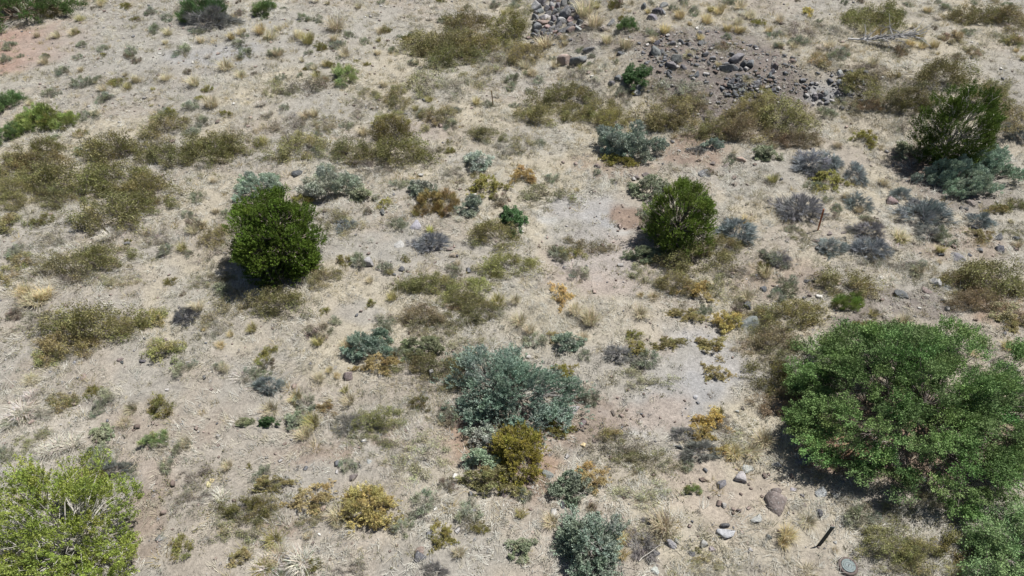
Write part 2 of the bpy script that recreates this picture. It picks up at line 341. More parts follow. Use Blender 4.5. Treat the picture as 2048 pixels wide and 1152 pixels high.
for i in range(5):
    gg, ww = plant(220+i, R=.5, H=.42, lobes=16, lobe_r=.16, tips=10, leaves=14, tip_r=.07, L=.07, Wd=.016, up=1.2, wr=.005, twig=.6, wood=(.35, .32, .26), dir_noise=.7)
    gg.V += ww.V; gg.F += [f+gg.n for f in ww.F]; gg.C += ww.C; SAGE.append(gg.mesh('sage_tuft', LEAF))

# ------------------------------------------------------------------ hero trees
def hero(name, label, cat, px, py, wpx, tint, wtint, off, scale_xy=(1, 1), seed=1, **kw):
    p, d = at(px, py, off); R = wpx/2*d/FPX
    gg, ww = plant(seed, R=R, **kw)
    e = bpy.data.objects.new(name, None); C.objects.link(e); e.location = (p[0], p[1], float(zf(p[0], p[1]))); e.scale = (scale_xy[0], scale_xy[1], 1)
    link('crown', gg.mesh(name+'_crown', LEAF), e, color=tint); link('trunk', ww.mesh(name+'_trunk', WOOD), e, color=wtint)
    tag(e, label, cat); FOOT.append((p[0], p[1], R)); return e
FOOT = []
G = srgb
hero('juniper_tree', 'dense round dark green juniper standing alone on the left slope', 'tree', 550, 476, 192, (.105, .16, .024), (.8, .8, .8), 1.2, seed=11,
     H=3.2, shape='ball', base=-.95, lobes=270, lobe_r=.29, tips=34, leaves=20, tip_r=.035, spray=.12, L=.042, Wd=.028, up=1.4, vary=.38, shell=.3, wr=.03, twig=.02, wood=(.3, .25, .2), trunk=.5, hue=.04, irr=.045)
hero('juniper_tree', 'green juniper with feathery edges beside the grey path', 'tree', 1363, 434, 144, (.14, .195, .036), (.8, .8, .8), 1.15, seed=12,
     H=2.75, shape='egg', base=-.7, lobes=180, lobe_r=.24, tips=26, leaves=20, tip_r=.035, spray=.17, L=.042, Wd=.026, up=1.8, vary=.35, shell=.35, wr=.020, twig=.06, wood=(.36, .3, .25), trunk=.4, hue=.04, irr=.05)
hero('juniper_tree', 'ragged tall juniper with bare white twigs at the right edge', 'tree', 1915, 262, 170, (.085, .13, .022), (1, 1, 1), 1.6, seed=13, scale_xy=(1, .8),
     H=3.9, shape='ball', base=-.9, lobes=150, lobe_r=.33, tips=26, leaves=20, tip_r=.05, spray=.2, L=.052, Wd=.032, up=1.4, vary=.2, shell=.35, wr=.022, twig=.06, wood=(.5, .46, .4), trunk=.7, hue=.04, irr=.13)
hero('juniper_tree', 'pale-branched yellow-green juniper in the bottom left corner', 'tree', 95, 1075, 400, (.27, .325, .07), (.9, .9, .9), 1.3, seed=14, scale_xy=(1, .85),
     H=3.4, shape='ball', base=-.6, lobes=230, lobe_r=.30, tips=17, leaves=26, tip_r=.055, spray=.17, L=.046, Wd=.03, up=1.6, vary=.22, shell=.35, wr=.014, twig=.2, wood=(.50, .47, .41), trunk=.5, hue=.04, irr=.06)
hero('mesquite_tree', 'wide green mesquite spreading over the right side', 'tree', 1872, 784, 526, (.16, .245, .085), (1, 1, 1), 1.1, seed=15, scale_xy=(1.02, .82),
     H=2.9, shape='mound', lobes=280, lobe_r=.40, tips=27, leaves=33, tip_r=.10, spray=.2, L=.052, Wd=.034, up=.5, squash=.4, vary=.34, shell=.45, wr=.016, twig=.06, wood=(.16, .135, .12), trunk=.3, hue=.05, irr=.028)
hero('mesquite_tree', 'light green young mesquite cut by the bottom right corner', 'tree', 2032, 1092, 190, (.24, .35, .15), (1, 1, 1), .8, seed=16,
     H=1.9, shape='mound', lobes=70, lobe_r=.34, tips=18, leaves=28, tip_r=.11, spray=.14, L=.05, Wd=.028, up=.5, squash=.5, vary=.15, shell=.5, wr=.02, twig=.3, wood=(.26, .23, .2), hue=.04)
hero('mesquite_tree', 'dark green tree spreading out of the top left corner', 'tree', 40, 0, 190, (.10, .16, .05), (1, 1, 1), 1.0, seed=17, scale_xy=(1, .7),
     H=2.6, shape='mound', lobes=80, lobe_r=.45, tips=20, leaves=24, tip_r=.13, spray=.2, L=.07, Wd=.04, up=.6, squash=.6, vary=.2, shell=.4, wr=.03, twig=.2, wood=(.22, .16, .12), hue=.04)

OAKP = dict(wood=(.30, .28, .26), up=1.1, spray=.14, leaves=26, tip_r=.05, L=.042, Wd=.034, vary=.24, shell=.35, hue=.03, wr=.014, twig=.16, dir_noise=.8)
hero('oak_scrub', 'biggest blue-green oak scrub in the middle of the near slope', 'shrub', 1014, 768, 236, (.265, .345, .268), (1, 1, 1), .55, seed=21, scale_xy=(1, .8), H=1.55, shape='mound', lobes=140, lobe_r=.27, tips=20, irr=.065, halo=.12, **OAKP)
hero('oak_scrub', 'blue-green oak scrub with grey twigs at the bottom edge', 'shrub', 1180, 1084, 138, (.29, .355, .265), (1.2, 1.2, 1.2), .45, seed=22, scale_xy=(1, 1), H=1.3, shape='mound', lobes=60, lobe_r=.22, tips=20, irr=.065, halo=.12, **dict(OAKP, twig=.4))
GP = dict(wood=(.30, .25, .16), up=.9, spray=.07, leaves=22, tip_r=.045, L=.036, Wd=.024, vary=.3, shell=.4, hue=.035, wr=.008, twig=.5)
hero('golden_green_bush', 'large golden-green bush below the biggest blue-green oak', 'bush', 1038, 900, 122, (.265, .235, .05), (1, 1, 1), .4, seed=23, scale_xy=(1, .95), H=1.1, shape='mound', lobes=70, lobe_r=.2, tips=20, irr=.05, halo=.1, **GP)
hero('golden_shrub', 'large golden yellow shrub alone on open ground', 'shrub', 738, 1012, 112, (.48, .41, .165), (1, 1, 1), .3, seed=24, scale_xy=(1, .85), H=.85, shape='mound', lobes=60, lobe_r=.17, tips=18, irr=.05, halo=.1, **GP)

# ------------------------------------------------------------------ shrubs, one thing each
OL = (.165, .14, .052)
KIND = {  # code: name, family, tint, H/R, description, category, small family
 'M':  ('olive_scrub', 'scrub', (0.27, 0.25, 0.108), .82, 'olive thorn scrub'),
 'MY': ('olive_scrub', 'scrub', (0.315, 0.3, 0.12), .82, 'yellow-olive thorn scrub'),
 'MD': ('olive_scrub', 'scrub', (0.16, 0.145, 0.05), .95, 'dark olive bushy scrub'),
 'MB': ('brown_scrub', 'scrub', (0.28, 0.235, 0.135), .82, 'brownish thorn scrub'),
 'MG': ('thin_scrub', 'thin', (0.29, 0.27, 0.2), .5, 'sparse greyish scrub'),
 'MS': ('thin_scrub', 'thin', (0.42, 0.39, 0.23), .45, 'sparse straw-green scrub'),
 'MT': ('thin_scrub', 'thin', (0.27, 0.26, 0.13), .5, 'see-through olive scrub'),
 'O':  ('oak_scrub', 'oak', (0.35, 0.415, 0.325), 1.15, 'blue-green oak scrub'),
 'OP': ('oak_scrub', 'oak', (0.45, 0.52, 0.42), 1.1, 'pale blue-green oak scrub'),
 'OD': ('oak_scrub', 'oak', (0.22, 0.27, 0.19), 1.0, 'dark green oak scrub'),
 'OG': ('oak_scrub', 'oak', (0.1, 0.17, 0.07), 1.1, 'deep green leafy bush'),
 'OO': ('oak_scrub', 'oak', (0.31, 0.335, 0.215), .9, 'grey-olive leafy bush'),
 'L':  ('golden_green_bush', 'gold', (0.29, 0.275, 0.08), .8, 'golden-green bush'),
 'G':  ('golden_shrub', 'gold', (0.55, 0.46, 0.17), .85, 'golden yellow shrub'),
 'GO': ('golden_shrub', 'gold', (0.5, 0.4, 0.165), .85, 'orange-gold shrub'),
 'GB': ('golden_shrub', 'gold', (0.37, 0.315, 0.15), .75, 'brown-gold twiggy shrub'),
 'B':  ('broom_bush', 'broom', (0.25, 0.31, 0.095), 1.2, 'fresh green broom bush'),
 'BL': ('broom_bush', 'broom', (0.38, 0.44, 0.2), 1.1, 'light green feathery bush'),
 'BB': ('broom_bush', 'broom', (0.31, 0.245, 0.1), 1.1, 'brown-olive upright broom'),
 'BG': ('broom_bush', 'broom', (0.14, 0.21, 0.085), 1.2, 'green upright bush'),
 'R':  ('grey_shrub', 'grey', (.245, .268, .262), .9, 'blue-grey twiggy shrub'),
 'RD': ('grey_shrub', 'grey', (0.1, 0.1, 0.105), .95, 'charcoal twiggy shrub'),
 'RP': ('grey_shrub', 'grey', (0.235, 0.232, 0.21), .7, 'purple-grey twiggy shrub'),
}
SHRUBS = '''M 325 250 92 72;M 410 292 130 70;M 462 284 100 56;M 335 303 110 50;M 235 296 140 50;MD 86 292 70 46;M 58 318 120 66;M 18 325 90 76;M 118 352 150 60;M 225 350 150 62;M 302 372 120 46;M 22 372 80 50
M 112 392 90 46;M 230 420 160 78;M 285 402 100 50;M 20 398 72 46;M 18 446 60 56;M 432 468 70 62;MG 442 508 64 66;MT 428 556 76 46;M 205 505 104 42;M 148 522 130 60;MG 118 546 90 44;M 44 520 50 40;M 14 545 50 48;MG 108 476 64 32
M 185 640 176 80;M 130 682 110 80;MY 232 652 90 44;M 98 706 62 56;MY 300 634 60 50;MY 330 702 74 58;MT 440 620 84 60;MG 424 658 56 48;MG 316 476 60 40;MG 60 640 90 40;MS 230 560 70 30
M 590 288 100 76;MG 576 250 80 46;MT 652 246 52 42;MD 790 262 90 60;M 792 300 130 66;MY 785 236 64 44;M 712 297 104 56;MG 738 330 84 38;MG 850 312 64 46;MG 612 170 100 36;MT 552 175 56 40;M 790 190 60 62;MT 850 166 86 56;MG 902 174 72 46
MT 882 120 60 44;MG 720 210 48 58;MT 734 184 42 22;M 870 228 62 56;MT 972 150 76 60;M 972 266 66 40;M 885 78 130 70;M 845 86 90 60;M 952 86 100 60;M 932 38 100 50;M 900 105 110 36;MD 1018 52 82 76;MT 1040 20 60 40;MG 990 120 60 40
M 1046 106 76 60;MG 1164 150 66 56;M 1128 186 112 58;M 1084 226 92 56;M 1146 218 56 40;MY 1200 216 92 46;MY 1226 238 80 46;MG 1180 182 60 36;MG 1240 196 50 36;MT 1300 168 44 44;M 1342 214 112 78;MG 1362 166 76 56;M 1330 244 84 48;MB 1390 208 66 44;M 1430 252 92 56
MB 1484 256 110 56;M 1514 190 64 56;M 1490 222 84 54;M 1568 236 120 90;MB 1585 275 90 48;MT 1560 205 90 50;M 1722 160 82 60;MT 1748 176 64 44;MG 1742 136 64 36;M 1880 142 124 52;M 1832 186 96 56;MD 1824 205 66 40;M 1758 34 116 42;M 1728 28 70 34
MB 1905 72 40 32;MB 1640 116 42 36;MB 1795 100 38 26;M 1956 28 100 48;M 2022 34 84 58;MB 1950 100 32 28;MT 2000 74 34 22;M 2030 82 44 26;M 2012 222 84 76;M 1990 180 92 56;MT 1700 200 50 30;MB 1740 205 60 28
L 1732 275 46 42;OO 1806 296 42 46;MG 1600 60 60 44;G 1617 22 22 20;MG 1665 60 40 30;MT 665 436 84 50;MS 702 452 60 40;M 552 598 122 50;M 645 550 72 54;MY 858 562 100 52;M 836 566 70 44;MY 930 574 94 66;M 912 598 84 46;MB 850 628 100 62
MT 882 646 90 46;M 950 620 92 56;M 988 464 108 66;MY 1020 526 112 66;MT 874 664 64 46;MS 926 702 90 60;M 850 722 110 62;GB 756 724 72 50;MT 880 760 90 50;MS 900 730 80 46;MT 1100 390 112 54;MT 1168 488 88 44;MY 1146 502 46 38;MB 1203 496 22 12
OO 1290 506 70 44;M 1400 512 130 80;MT 1284 546 66 48;M 1350 566 90 56;GO 1396 578 60 50;M 1432 486 90 50;MG 1476 546 70 46;MT 1442 572 84 56;M 1590 628 124 80;MB 1562 680 110 70;M 1532 640 76 60;M 1702 562 118 76;B 1698 602 58 26;M 1990 548 170 84;MB 1962 596 100 56
MB 2024 622 70 60;M 1940 560 90 70;MT 1580 716 90 60;MD 1548 750 96 84;MB 1560 800 90 70;MD 1610 830 90 60;M 122 800 58 46;MG 82 822 56 36;MT 60 880 62 48;OO 206 866 46 42;BL 308 880 46 40;RP 226 936 64 36;MG 380 996 72 58;MG 386 950 66 44
MD 494 1010 90 70;MT 482 1050 100 70;GB 482 1112 46 36;OO 488 844 36 22;R 536 768 60 36;OG 535 842 38 30;OO 590 838 46 40;MY 756 836 100 62;RP 690 846 54 46;MT 750 874 80 40;MD 836 806 48 34;MS 848 918 112 90;GB 616 996 80 62;MT 622 1036 54 46;GB 540 966 66 40;MT 528 1016 60 66
L 880 1074 54 50;MG 690 1132 74 46;RP 870 1140 44 30;GB 650 812 40 30;MG 1236 886 110 56;MT 1300 922 100 48;MT 1258 926 80 46;MY 1226 870 50 30;MS 1282 990 94 60;BL 1384 978 34 24;MS 1312 1066 92 52;G 1424 836 60 46;GO 1400 866 56 42;RP 1402 900 70 46
RP 1368 866 42 30;GO 1442 900 42 30;MS 1482 884 64 50;MG 1455 850 60 44;OO 1042 1096 54 50;MS 1412 1130 76 50;RP 1284 1090 54 66;MT 1780 1024 84 46;M 1786 1082 126 84;M 1846 1104 110 76;MT 1862 1000 76 40;MD 1922 1094 86 80;MT 1800 1130 90 40
OP 512 368 92 56;OP 660 362 112 72;OO 724 388 52 38;OP 955 318 52 50;O 842 374 56 42;O 944 412 60 42;OG 1026 434 56 64;O 1135 680 60 48;O 728 690 84 66;O 764 672 50 30;OO 838 692 84 46;O 1106 822 72 76
O 968 872 70 60;O 962 918 66 56;O 1262 282 116 82;OO 1300 376 76 60;O 1910 345 110 66;O 1985 330 110 76;O 1950 370 90 46;OG 1270 152 50 56;OD 1142 968 82 70;BG 1256 50 36 52;OO 1532 304 50 46;O 1428 286 42 24;OG 1288 140 30 40
L 975 372 60 60;L 1118 854 64 36;BB 858 402 48 52;BB 892 402 46 56;L 772 406 26 36;L 1236 318 56 32;GB 984 958 110 46;L 1128 740 40 36;GB 1180 960 60 50;GO 1168 940 40 36
R 1600 412 76 66;R 1478 458 72 56;R 1716 402 46 38;R 1846 424 84 64;RP 1740 458 66 36;R 1744 492 64 52;R 1664 492 48 46;R 1622 322 60 50;R 1660 318 40 44;R 1712 346 40 56;RD 370 630 40 44;RP 1858 466 50 34;R 1960 440 50 34;GB 1960 470 46 36;L 1660 358 54 60;RP 1560 516 44 34;RP 1640 340 50 30;RP 1395 300 30 16;R 1800 388 40 26;R 690 450 30 40;R 860 482 60 44
GO 1046 350 52 42;GO 1122 590 40 48;GB 1376 628 56 40;G 1452 640 62 50;GB 1425 688 60 46;GB 1430 742 46 40;GB 1340 684 56 34;L 1275 696 36 36;MS 1268 684 44 30;RP 1240 708 50 40;MS 1285 756 90 44;L 1265 668 30 24;GB 1108 672 26 28
BG 20 202 46 46;B 78 236 70 62;B 48 248 44 50;B 124 240 44 46;BG 14 264 44 46;BL 690 146 48 56;MB 648 158 18 14;BG 400 14 90 44;RP 420 36 90 34;BG 524 16 42 46;MD 96 20 50 30;MG 370 12 40 30;MG 1010 300 50 40;MT 1045 288 56 40;RP 1300 1040 30 20;MG 910 350 50 34;MG 640 300 50 30
M 2030 410 50 30;GB 1998 418 40 24;MG 1660 430 40 20;MG 1820 530 60 30;MG 1750 520 50 30;MT 2035 470 40 30;MT 1600 470 40 30;MG 1820 250 60 40;GB 2020 640 46 40;R 2040 260 40 40;R 1835 410 40 30;MB 1450 90 30 20;GB 1400 1120 30 20;MS 1500 690 56 40;MT 1520 660 60 40'''
k_ = 0
SCRUB_ = []
for ent in SHRUBS.replace('\n', ';').split(';'):
    c, px, py, w, h = ent.split(); px, py, w, h = map(float, (px, py, w, h)); nm, fam, tint, hr, desc = KIND[c]
    k_ += 1; r = np.random.default_rng(5000+k_)
    p, d = at(px, py); rx = w/2*d/FPX; H = hr*rx*1.05; p, d = at(px, py, H*.38); rx = w/2*d/FPX*1.2; dep = math.atan2(CAM_Z, p[1])
    ry = np.clip((h*1.12*d/FPX-H*math.cos(dep)*.7)/(2*math.sin(dep)), .5*rx, 1.3*rx)
    if rx < .75 and fam+'_small' in FAM: fam += '_small'
    vs, R0, H0 = FAM[fam]; fm, sm = vs[k_ % len(vs)]
    e = bpy.data.objects.new(nm, None); C.objects.link(e); e.location = (p[0], p[1], float(zf(p[0], p[1]))); e.scale = (rx/R0, ry/R0, H/H0)
    tv = np.array(tint)*r.uniform(.88, 1.14)*(1+r.normal(0, .03, 3)); rz = r.uniform(0, 2*PI)
    f = link('foliage', fm, e, color=np.clip(tv, 0, 1)); s_ = link('stem', sm, e, color=(1, 1, 1)); f.rotation_euler.z = s_.rotation_euler.z = rz
    cat = 'bush' if 'bush' in desc else 'shrub'
    tag(e, desc, cat, desc.split()[-1]+'s of the '+nm.replace('_', ' ')+' kind' if False else nm.replace('_', ' ')+' plants on the slope', (px, py), w)
    FOOT.append((p[0], p[1], rx))
    if c[0] == 'M': SCRUB_.append((p[0], p[1], rx))
SCRUB = SCRUB_
FT = np.array(FOOT)
def clear_of(x, y, k=.75):
    return np.all(np.hypot(FT[:, 0]-x, FT[:, 1]-y) > FT[:, 2]*k)

# ------------------------------------------------------------------ tufts
TK = {'T': ('grass_tuft', (.49, .43, .285), 'pale straw grass tuft', 'grass'), 'TY': ('grass_tuft', (.49, .405, .215), 'yellow straw grass tuft', 'grass'),
      'TG': ('grass_tuft', (.33, .30, .12), 'greenish grass tuft', 'grass'), 'TW': ('grass_tuft', (.54, .505, .43), 'whitish dry grass tuft', 'grass'), 'S': ('sage_tuft', (.30, .31, .22), 'grey-green small sage tuft', 'weed'),
      'SG': ('sage_tuft', (.24, .22, .07), 'small olive-yellow weed', 'weed'), 'SB': ('sage_tuft', (.26, .22, .16), 'small brown weed', 'weed')}
TUFTS = '''S 165 88 26;S 205 95 26;S 262 102 32;SB 272 120 24;S 365 100 42;S 312 58 34;T 335 65 34;T 150 60 28;SG 150 64 20;S 125 142 34;S 165 163 40;S 190 158 26;T 162 138 20;T 270 160 36;TG 305 178 18;T 330 155 34;T 388 165 42;S 204 198 30;T 205 178 28;TG 303 211 13;T 420 207 50;SG 400 195 24;S 155 112 22
T 480 150 34;S 480 88 30;S 490 108 34;T 450 130 50;S 490 70 20;T 400 80 30;S 395 62 30;TY 440 40 30;TY 470 35 26;S 335 35 30;S 300 22 30;T 540 70 40;TY 520 60 40;S 635 38 26;TG 615 80 46;S 675 88 36;T 670 50 60;T 760 60 30;S 730 82 24;TG 758 80 20;T 555 105 46;S 618 105 20;SG 655 128 24;SG 713 122 14;SG 735 128 14;T 690 105 40;T 755 105 26;S 785 100 22;T 595 70 40
T 40 240 36;T 160 270 28;SG 161 265 24;T 190 225 28;S 18 88 24;S 88 113 18;S 10 118 26;T 145 65 30;SG 90 110 14;TW 520 205 40;TW 535 225 44;S 568 215 22;T 635 165 40;S 560 155 24;T 630 135 24;SG 665 132 16;SG 610 137 12;T 1090 85 60;T 1110 130 30;T 1050 130 40;T 1170 20 70;T 1190 45 60;T 1215 80 40
TY 1412 40 40;TY 1455 55 34;TY 1475 60 36;TY 1400 75 26;TY 1540 60 30;T 1500 30 40;TY 1330 60 40;T 1250 90 50;T 1310 80 30;TY 1440 20 40;T 1480 12 40;TY 1360 30 40;T 1560 40 30;TY 1840 70 40;TY 1820 85 36;TY 1845 92 30;TY 1760 65 40;T 1730 60 40;TY 1870 90 34;T 1700 40 30;TY 1855 20 30;T 1660 90 40;S 1600 80 40;T 1560 90 30;TY 1920 70 30
SG 255 482 14;SG 326 499 13;SG 690 520 30;SG 742 606 22;SG 810 518 20;TG 780 545 22;SG 1395 1100 14;SG 180 784 26;SG 195 780 22;TW 140 885 70;TW 115 890 60;TW 40 820 80;TW 20 840 70;TW 60 790 50;TW 220 465 60;TW 245 455 44;TW 205 475 40;TW 540 1130 80;TW 600 1120 80;TW 560 1100 60;TW 480 750 50;TW 510 770 44;TW 90 900 60
T 1150 620 50;T 1040 640 50;T 1060 660 40;T 1180 640 60;T 1280 625 50;T 1030 600 36;TY 1575 1070 56;TY 1565 1085 40;T 1330 1050 80;TY 1240 1080 50;TY 1245 1110 40;T 1500 900 60;T 1530 880 60;TY 1470 905 50;SB 1716 1040 20;T 1670 1100 20;TG 690 780 26;TY 660 740 24;TY 672 752 22;T 690 690 40;TG 1020 780 20;TY 410 660 14;TY 440 690 30
SB 497 610 20;SG 497 933 16;SB 365 588 16;SB 95 625 22;TG 115 625 18;SG 22 515 14;T 70 600 60;TY 85 590 60;TY 50 585 50;SB 1460 440 20;S 1560 520 44;S 1540 510 36;TW 1555 515 50;S 1575 570 50;T 1720 420 30;T 1800 470 50;TW 1790 490 50;T 1840 540 40;S 1835 535 44;TW 1900 600 40;TG 880 300 16;SG 898 300 20;SG 905 302 14;SG 897 283 16'''
rows = [e.split() for e in TUFTS.replace('\n', ';').split(';')]
kk = 0
while len(rows) < 570 and kk < 6000:                       # further tufts seen all over the slope, thicker up the hill
    kk += 1; px = rng.uniform(0, 2048); py = rng.uniform(0, 1)**1.7*1152; p, d = at(px, py)
    if not clear_of(p[0], p[1], .9) or math.hypot(px-1697, py-1131) < 50 or math.hypot(px-1650, py-1080) < 45: continue
    sd = float(straw_density(p[0:1], p[1:2])[0])
    if rng.uniform() > .3+.6*sd or bare(p[0:1], p[1:2])[0]*rng.uniform() > .35 and px > 900: continue
    c = rng.choice(['T', 'TW', 'TY', 'TG', 'S', 'SG', 'SB'], p=[.25, .08, .04, .12, .38, .08, .05])
    rows.append([c, px, py, rng.uniform(.45, 1.15)*FPX/d*.8])
for i, (c, px, py, w) in enumerate(rows):
    px, py, w = float(px), float(py), float(w); nm, tint, desc, cat = TK[c]
    p, d = at(px, py); R = w/2*d/FPX; p, d = at(px, py, R*.3); r = np.random.default_rng(9000+i)
    me = (TUFT if nm == 'grass_tuft' else SAGE)[i % (6 if nm == 'grass_tuft' else 5)]
    o = link(nm, me, loc=(p[0], p[1], float(zf(p[0], p[1]))), color=np.clip(np.array(tint)*r.uniform(.85, 1.15)*(1+r.normal(0, .015, 3)), 0, 1))
    o.scale = (R/.5*1.1, R/.5*1.1, R/.5*r.uniform(.8, 1.2)*(.6 if c == 'TW' else 1)); o.rotation_euler = (r.normal(0, .16), r.normal(0, .16), r.uniform(0, 2*PI))
    tag(o, desc, cat, ('grass tufts' if nm == 'grass_tuft' else 'small weeds')+' on the dry slope', (px, py), -w)

# ------------------------------------------------------------------ rocks
def ico(sub):
    import bmesh
    bm = bmesh.new(); bmesh.ops.create_icosphere(bm, subdivisions=sub, radius=1); bm.verts.ensure_lookup_table()
    v = np.array([q.co[:] for q in bm.verts]); f = np.array([[q.index for q in t.verts] for t in bm.faces]); bm.free(); return v, f
IV, IF = ico(3)
def rock_mesh(seed, cuts=9):
    r = np.random.default_rng(seed); v = IV.copy()
    for _ in range(cuts+3):
        n = nrm(r.normal(size=3)*np.array([1, 1, .8])); d = r.uniform(.36, .74); s = v@n; m = s > d; v[m] -= (s[m]-d)[:, None]*n*.97
    a = fbm(IV[:, 0]*3+seed, IV[:, 1]*3+IV[:, 2]*4, seed, 4); v *= (1.05+.22*(a-.5))[:, None]
    fv = r.uniform(.9, 1.1, (len(IF), 1))*np.ones((1, 3))
    me = mesh_from('rock', v, IF, fv, ROCK); return me
ROCKS = [rock_mesh(300+i) for i in range(9)]
RT = {'d': ((.10, .10, .105), 'dark basalt rock'), 'g': ((.17, .168, .17), 'grey rock'), 'l': ((.33, .32, .31), 'pale grey rock'), 'w': ((.42, .41, .39), 'whitish rough rock'),
      'b': ((.19, .155, .14), 'brown rock'), 'p': ((.30, .225, .195), 'pinkish rock'), 't': ((.36, .29, .22), 'tan slab rock'), 'y': ((.62, .52, .30), 'pale yellowish rock')}
ROCKL = '''p 1133 122 40 .7;g 1161 119 36 1;g 1178 100 20 .8;d 1240 107 20 .5;g 1315 104 30 .8;g 1340 128 26 .8;g 1354 118 20 1.3;d 1345 88 14 .8;d 1362 85 15 .8;d 1380 113 14 .9;d 1402 87 15 .8;g 1473 116 30 .7;g 1455 136 26 .9;g 1498 127 24 .7;d 1477 152 14 .9;d 1418 125 10 .8
d 1318 24 24 .6;g 1306 36 22 .5;g 1288 13 16 1;g 1326 11 16 .8;g 1326 25 14 .8;g 1225 45 18 .7;g 1262 178 12 .8;g 1283 175 18 .9;l 1275 183 14 .8;g 1236 157 16 .7;g 1226 166 14 .7;d 1205 58 10 .8;d 1335 235 10 .6;g 1378 90 10 .7;d 1365 135 14 1;d 1340 143 12 .8
t 1478 317 24 .5;g 1412 345 24 .5;b 1273 355 14 .6;b 1195 333 14 .6;b 1260 350 12 .5;d 1230 368 12 .5;b 1292 350 14 .6;b 1455 330 14 .6;b 1425 326 12 .6;b 1442 352 12 .6;b 1468 368 12 .8
b 1782 402 24 .5;b 1941 406 20 .5;d 1921 416 9 .8;d 1931 417 9 .8;d 1948 456 11 1;d 2000 474 18 .7;d 2000 499 20 .6;d 1880 509 12 .7;g 1916 516 24 .5;d 1887 491 9 .7;d 2036 478 15 .6;l 1872 565 28 .6;b 1855 582 18 .5;d 1802 590 24 .6;d 1548 581 9 1;d 1627 560 11 1.2;d 1613 563 12 .7
g 1506 646 36 .9;d 1493 612 22 .7;d 1526 579 14 .6;d 1635 496 12 .8;b 1630 481 16 .5;d 1689 476 7 .8;d 1659 633 9 1;b 1620 590 10 .7;d 1608 595 9 .8;l 1895 573 18 .4;b 1850 478 12 .5;b 1840 542 12 .5;g 1960 500 16 .5;b 1660 466 12 .6;b 1575 480 10 .6;b 1690 465 12 .5;d 1940 510 10 .6
l 835 452 24 .5;l 800 487 20 .4;l 735 525 26 .8;d 802 538 13 .8;t 908 510 20 .5;d 905 526 12 .7;g 765 425 14 .7;l 732 427 10 .6;b 696 754 22 .8;b 705 956 18 .8;w 738 922 9 .6;b 786 568 9 .6;d 596 346 24 .4;g 668 545 8 .6;b 902 497 14 .6;g 878 494 20 .4;d 913 512 10 .8
b 1550 1006 44 .75;b 1556 981 20 .7;g 1441 968 20 .9;l 1483 955 28 .6;l 1497 940 26 .4;g 1553 929 20 .6;w 1455 1066 32 .7;d 1450 1051 16 .8;l 1341 1085 22 .8;l 1354 1083 12 .7;d 1310 1102 20 .6;g 1386 1107 12 .8;l 1407 1088 20 .7;l 1447 1011 12 .8;b 1479 1021 13 .7;l 1515 1037 24 .6;d 1639 1027 14 1
g 1607 924 22 .7;l 1738 929 22 .6;g 1672 990 14 .6;l 1645 983 24 .4;d 1536 1075 13 .9;w 1310 1143 18 .5;l 1146 820 30 .3;b 1165 848 16 .7;b 1226 826 11 .8;g 1098 950 24 .4;b 1188 882 8 .8;d 1356 893 16 .8;b 1486 817 8 .9;w 1475 823 8 .7;w 1393 793 12 .5;b 1120 776 10 .7;l 1150 786 14 .5;g 1043 985 12 .6
d 1126 1008 16 .7;y 1166 889 14 .6;w 1065 975 8 .9;g 1620 915 20 .5;l 1570 1060 6 .8;w 1670 1084 7 .8;w 1700 1065 6 .7;w 1718 1047 7 .7;w 1730 1055 7 .6;w 1680 1053 6 .7;b 1608 1010 10 .6;g 1604 990 12 .5;l 1585 978 12 .6;l 1500 1100 12 .6;l 1425 1100 14 .6;b 1165 860 9 .7;b 1245 850 8 .6;b 1215 860 12 .5
y 417 967 13 .3;y 424 961 12 .3;g 320 1077 22 .3;p 842 1100 16 .8;d 838 1113 26 .4;b 330 680 8 .6;b 240 720 14 .4;d 243 724 10 .5;d 285 722 12 .6;p 167 752 16 .4;l 148 725 10 .5;b 1010 990 14 .7;b 985 800 8 .6;b 950 870 10 .5;b 845 858 7 .6;b 840 840 7 .6;b 920 690 8 .6'''
def put_rock(code, px, py, w, hr, i, desc=None):
    tint, ds = RT[code]; r = np.random.default_rng(7000+i)
    p, d = at(px, py); R = w/2*d/FPX; p, d = at(px, py, R*hr*.35); x, y = p[0], p[1]
    o = link('rock', ROCKS[i % 9], loc=(x, y, float(zf(x, y))+R*hr*.16), color=np.clip(np.array(tint)*r.uniform(.85, 1.15)*(1+r.normal(0, .03, 3)), 0, 1))
    R *= 1.3; o.scale = (R*1.1, R*r.uniform(.75, 1.05), R*hr*.95); o.rotation_euler = (r.uniform(-.2, .2), r.uniform(-.2, .2), r.uniform(0, 6.28))
    tag(o, desc or ds, 'rock', 'rocks scattered over the slope', (px, py), w)
ri = 0
for e in ROCKL.replace('\n', ';').split(';'):
    c, px, py, w, hr = e.split(); ri += 1
    ds = {(1133, 122): 'pinkish left twin boulder', (1161, 119): 'grey right twin boulder', (1550, 1008): 'big flat brown rock', (838, 1113): 'tilted slab rock tinted black for shade'}.get((int(px), int(py)))  # the slab's dark tint stands in for a tilted rock's shaded side
    put_rock(c, float(px), float(py), float(w), float(hr), ri, ds)
rr = np.random.default_rng(77)
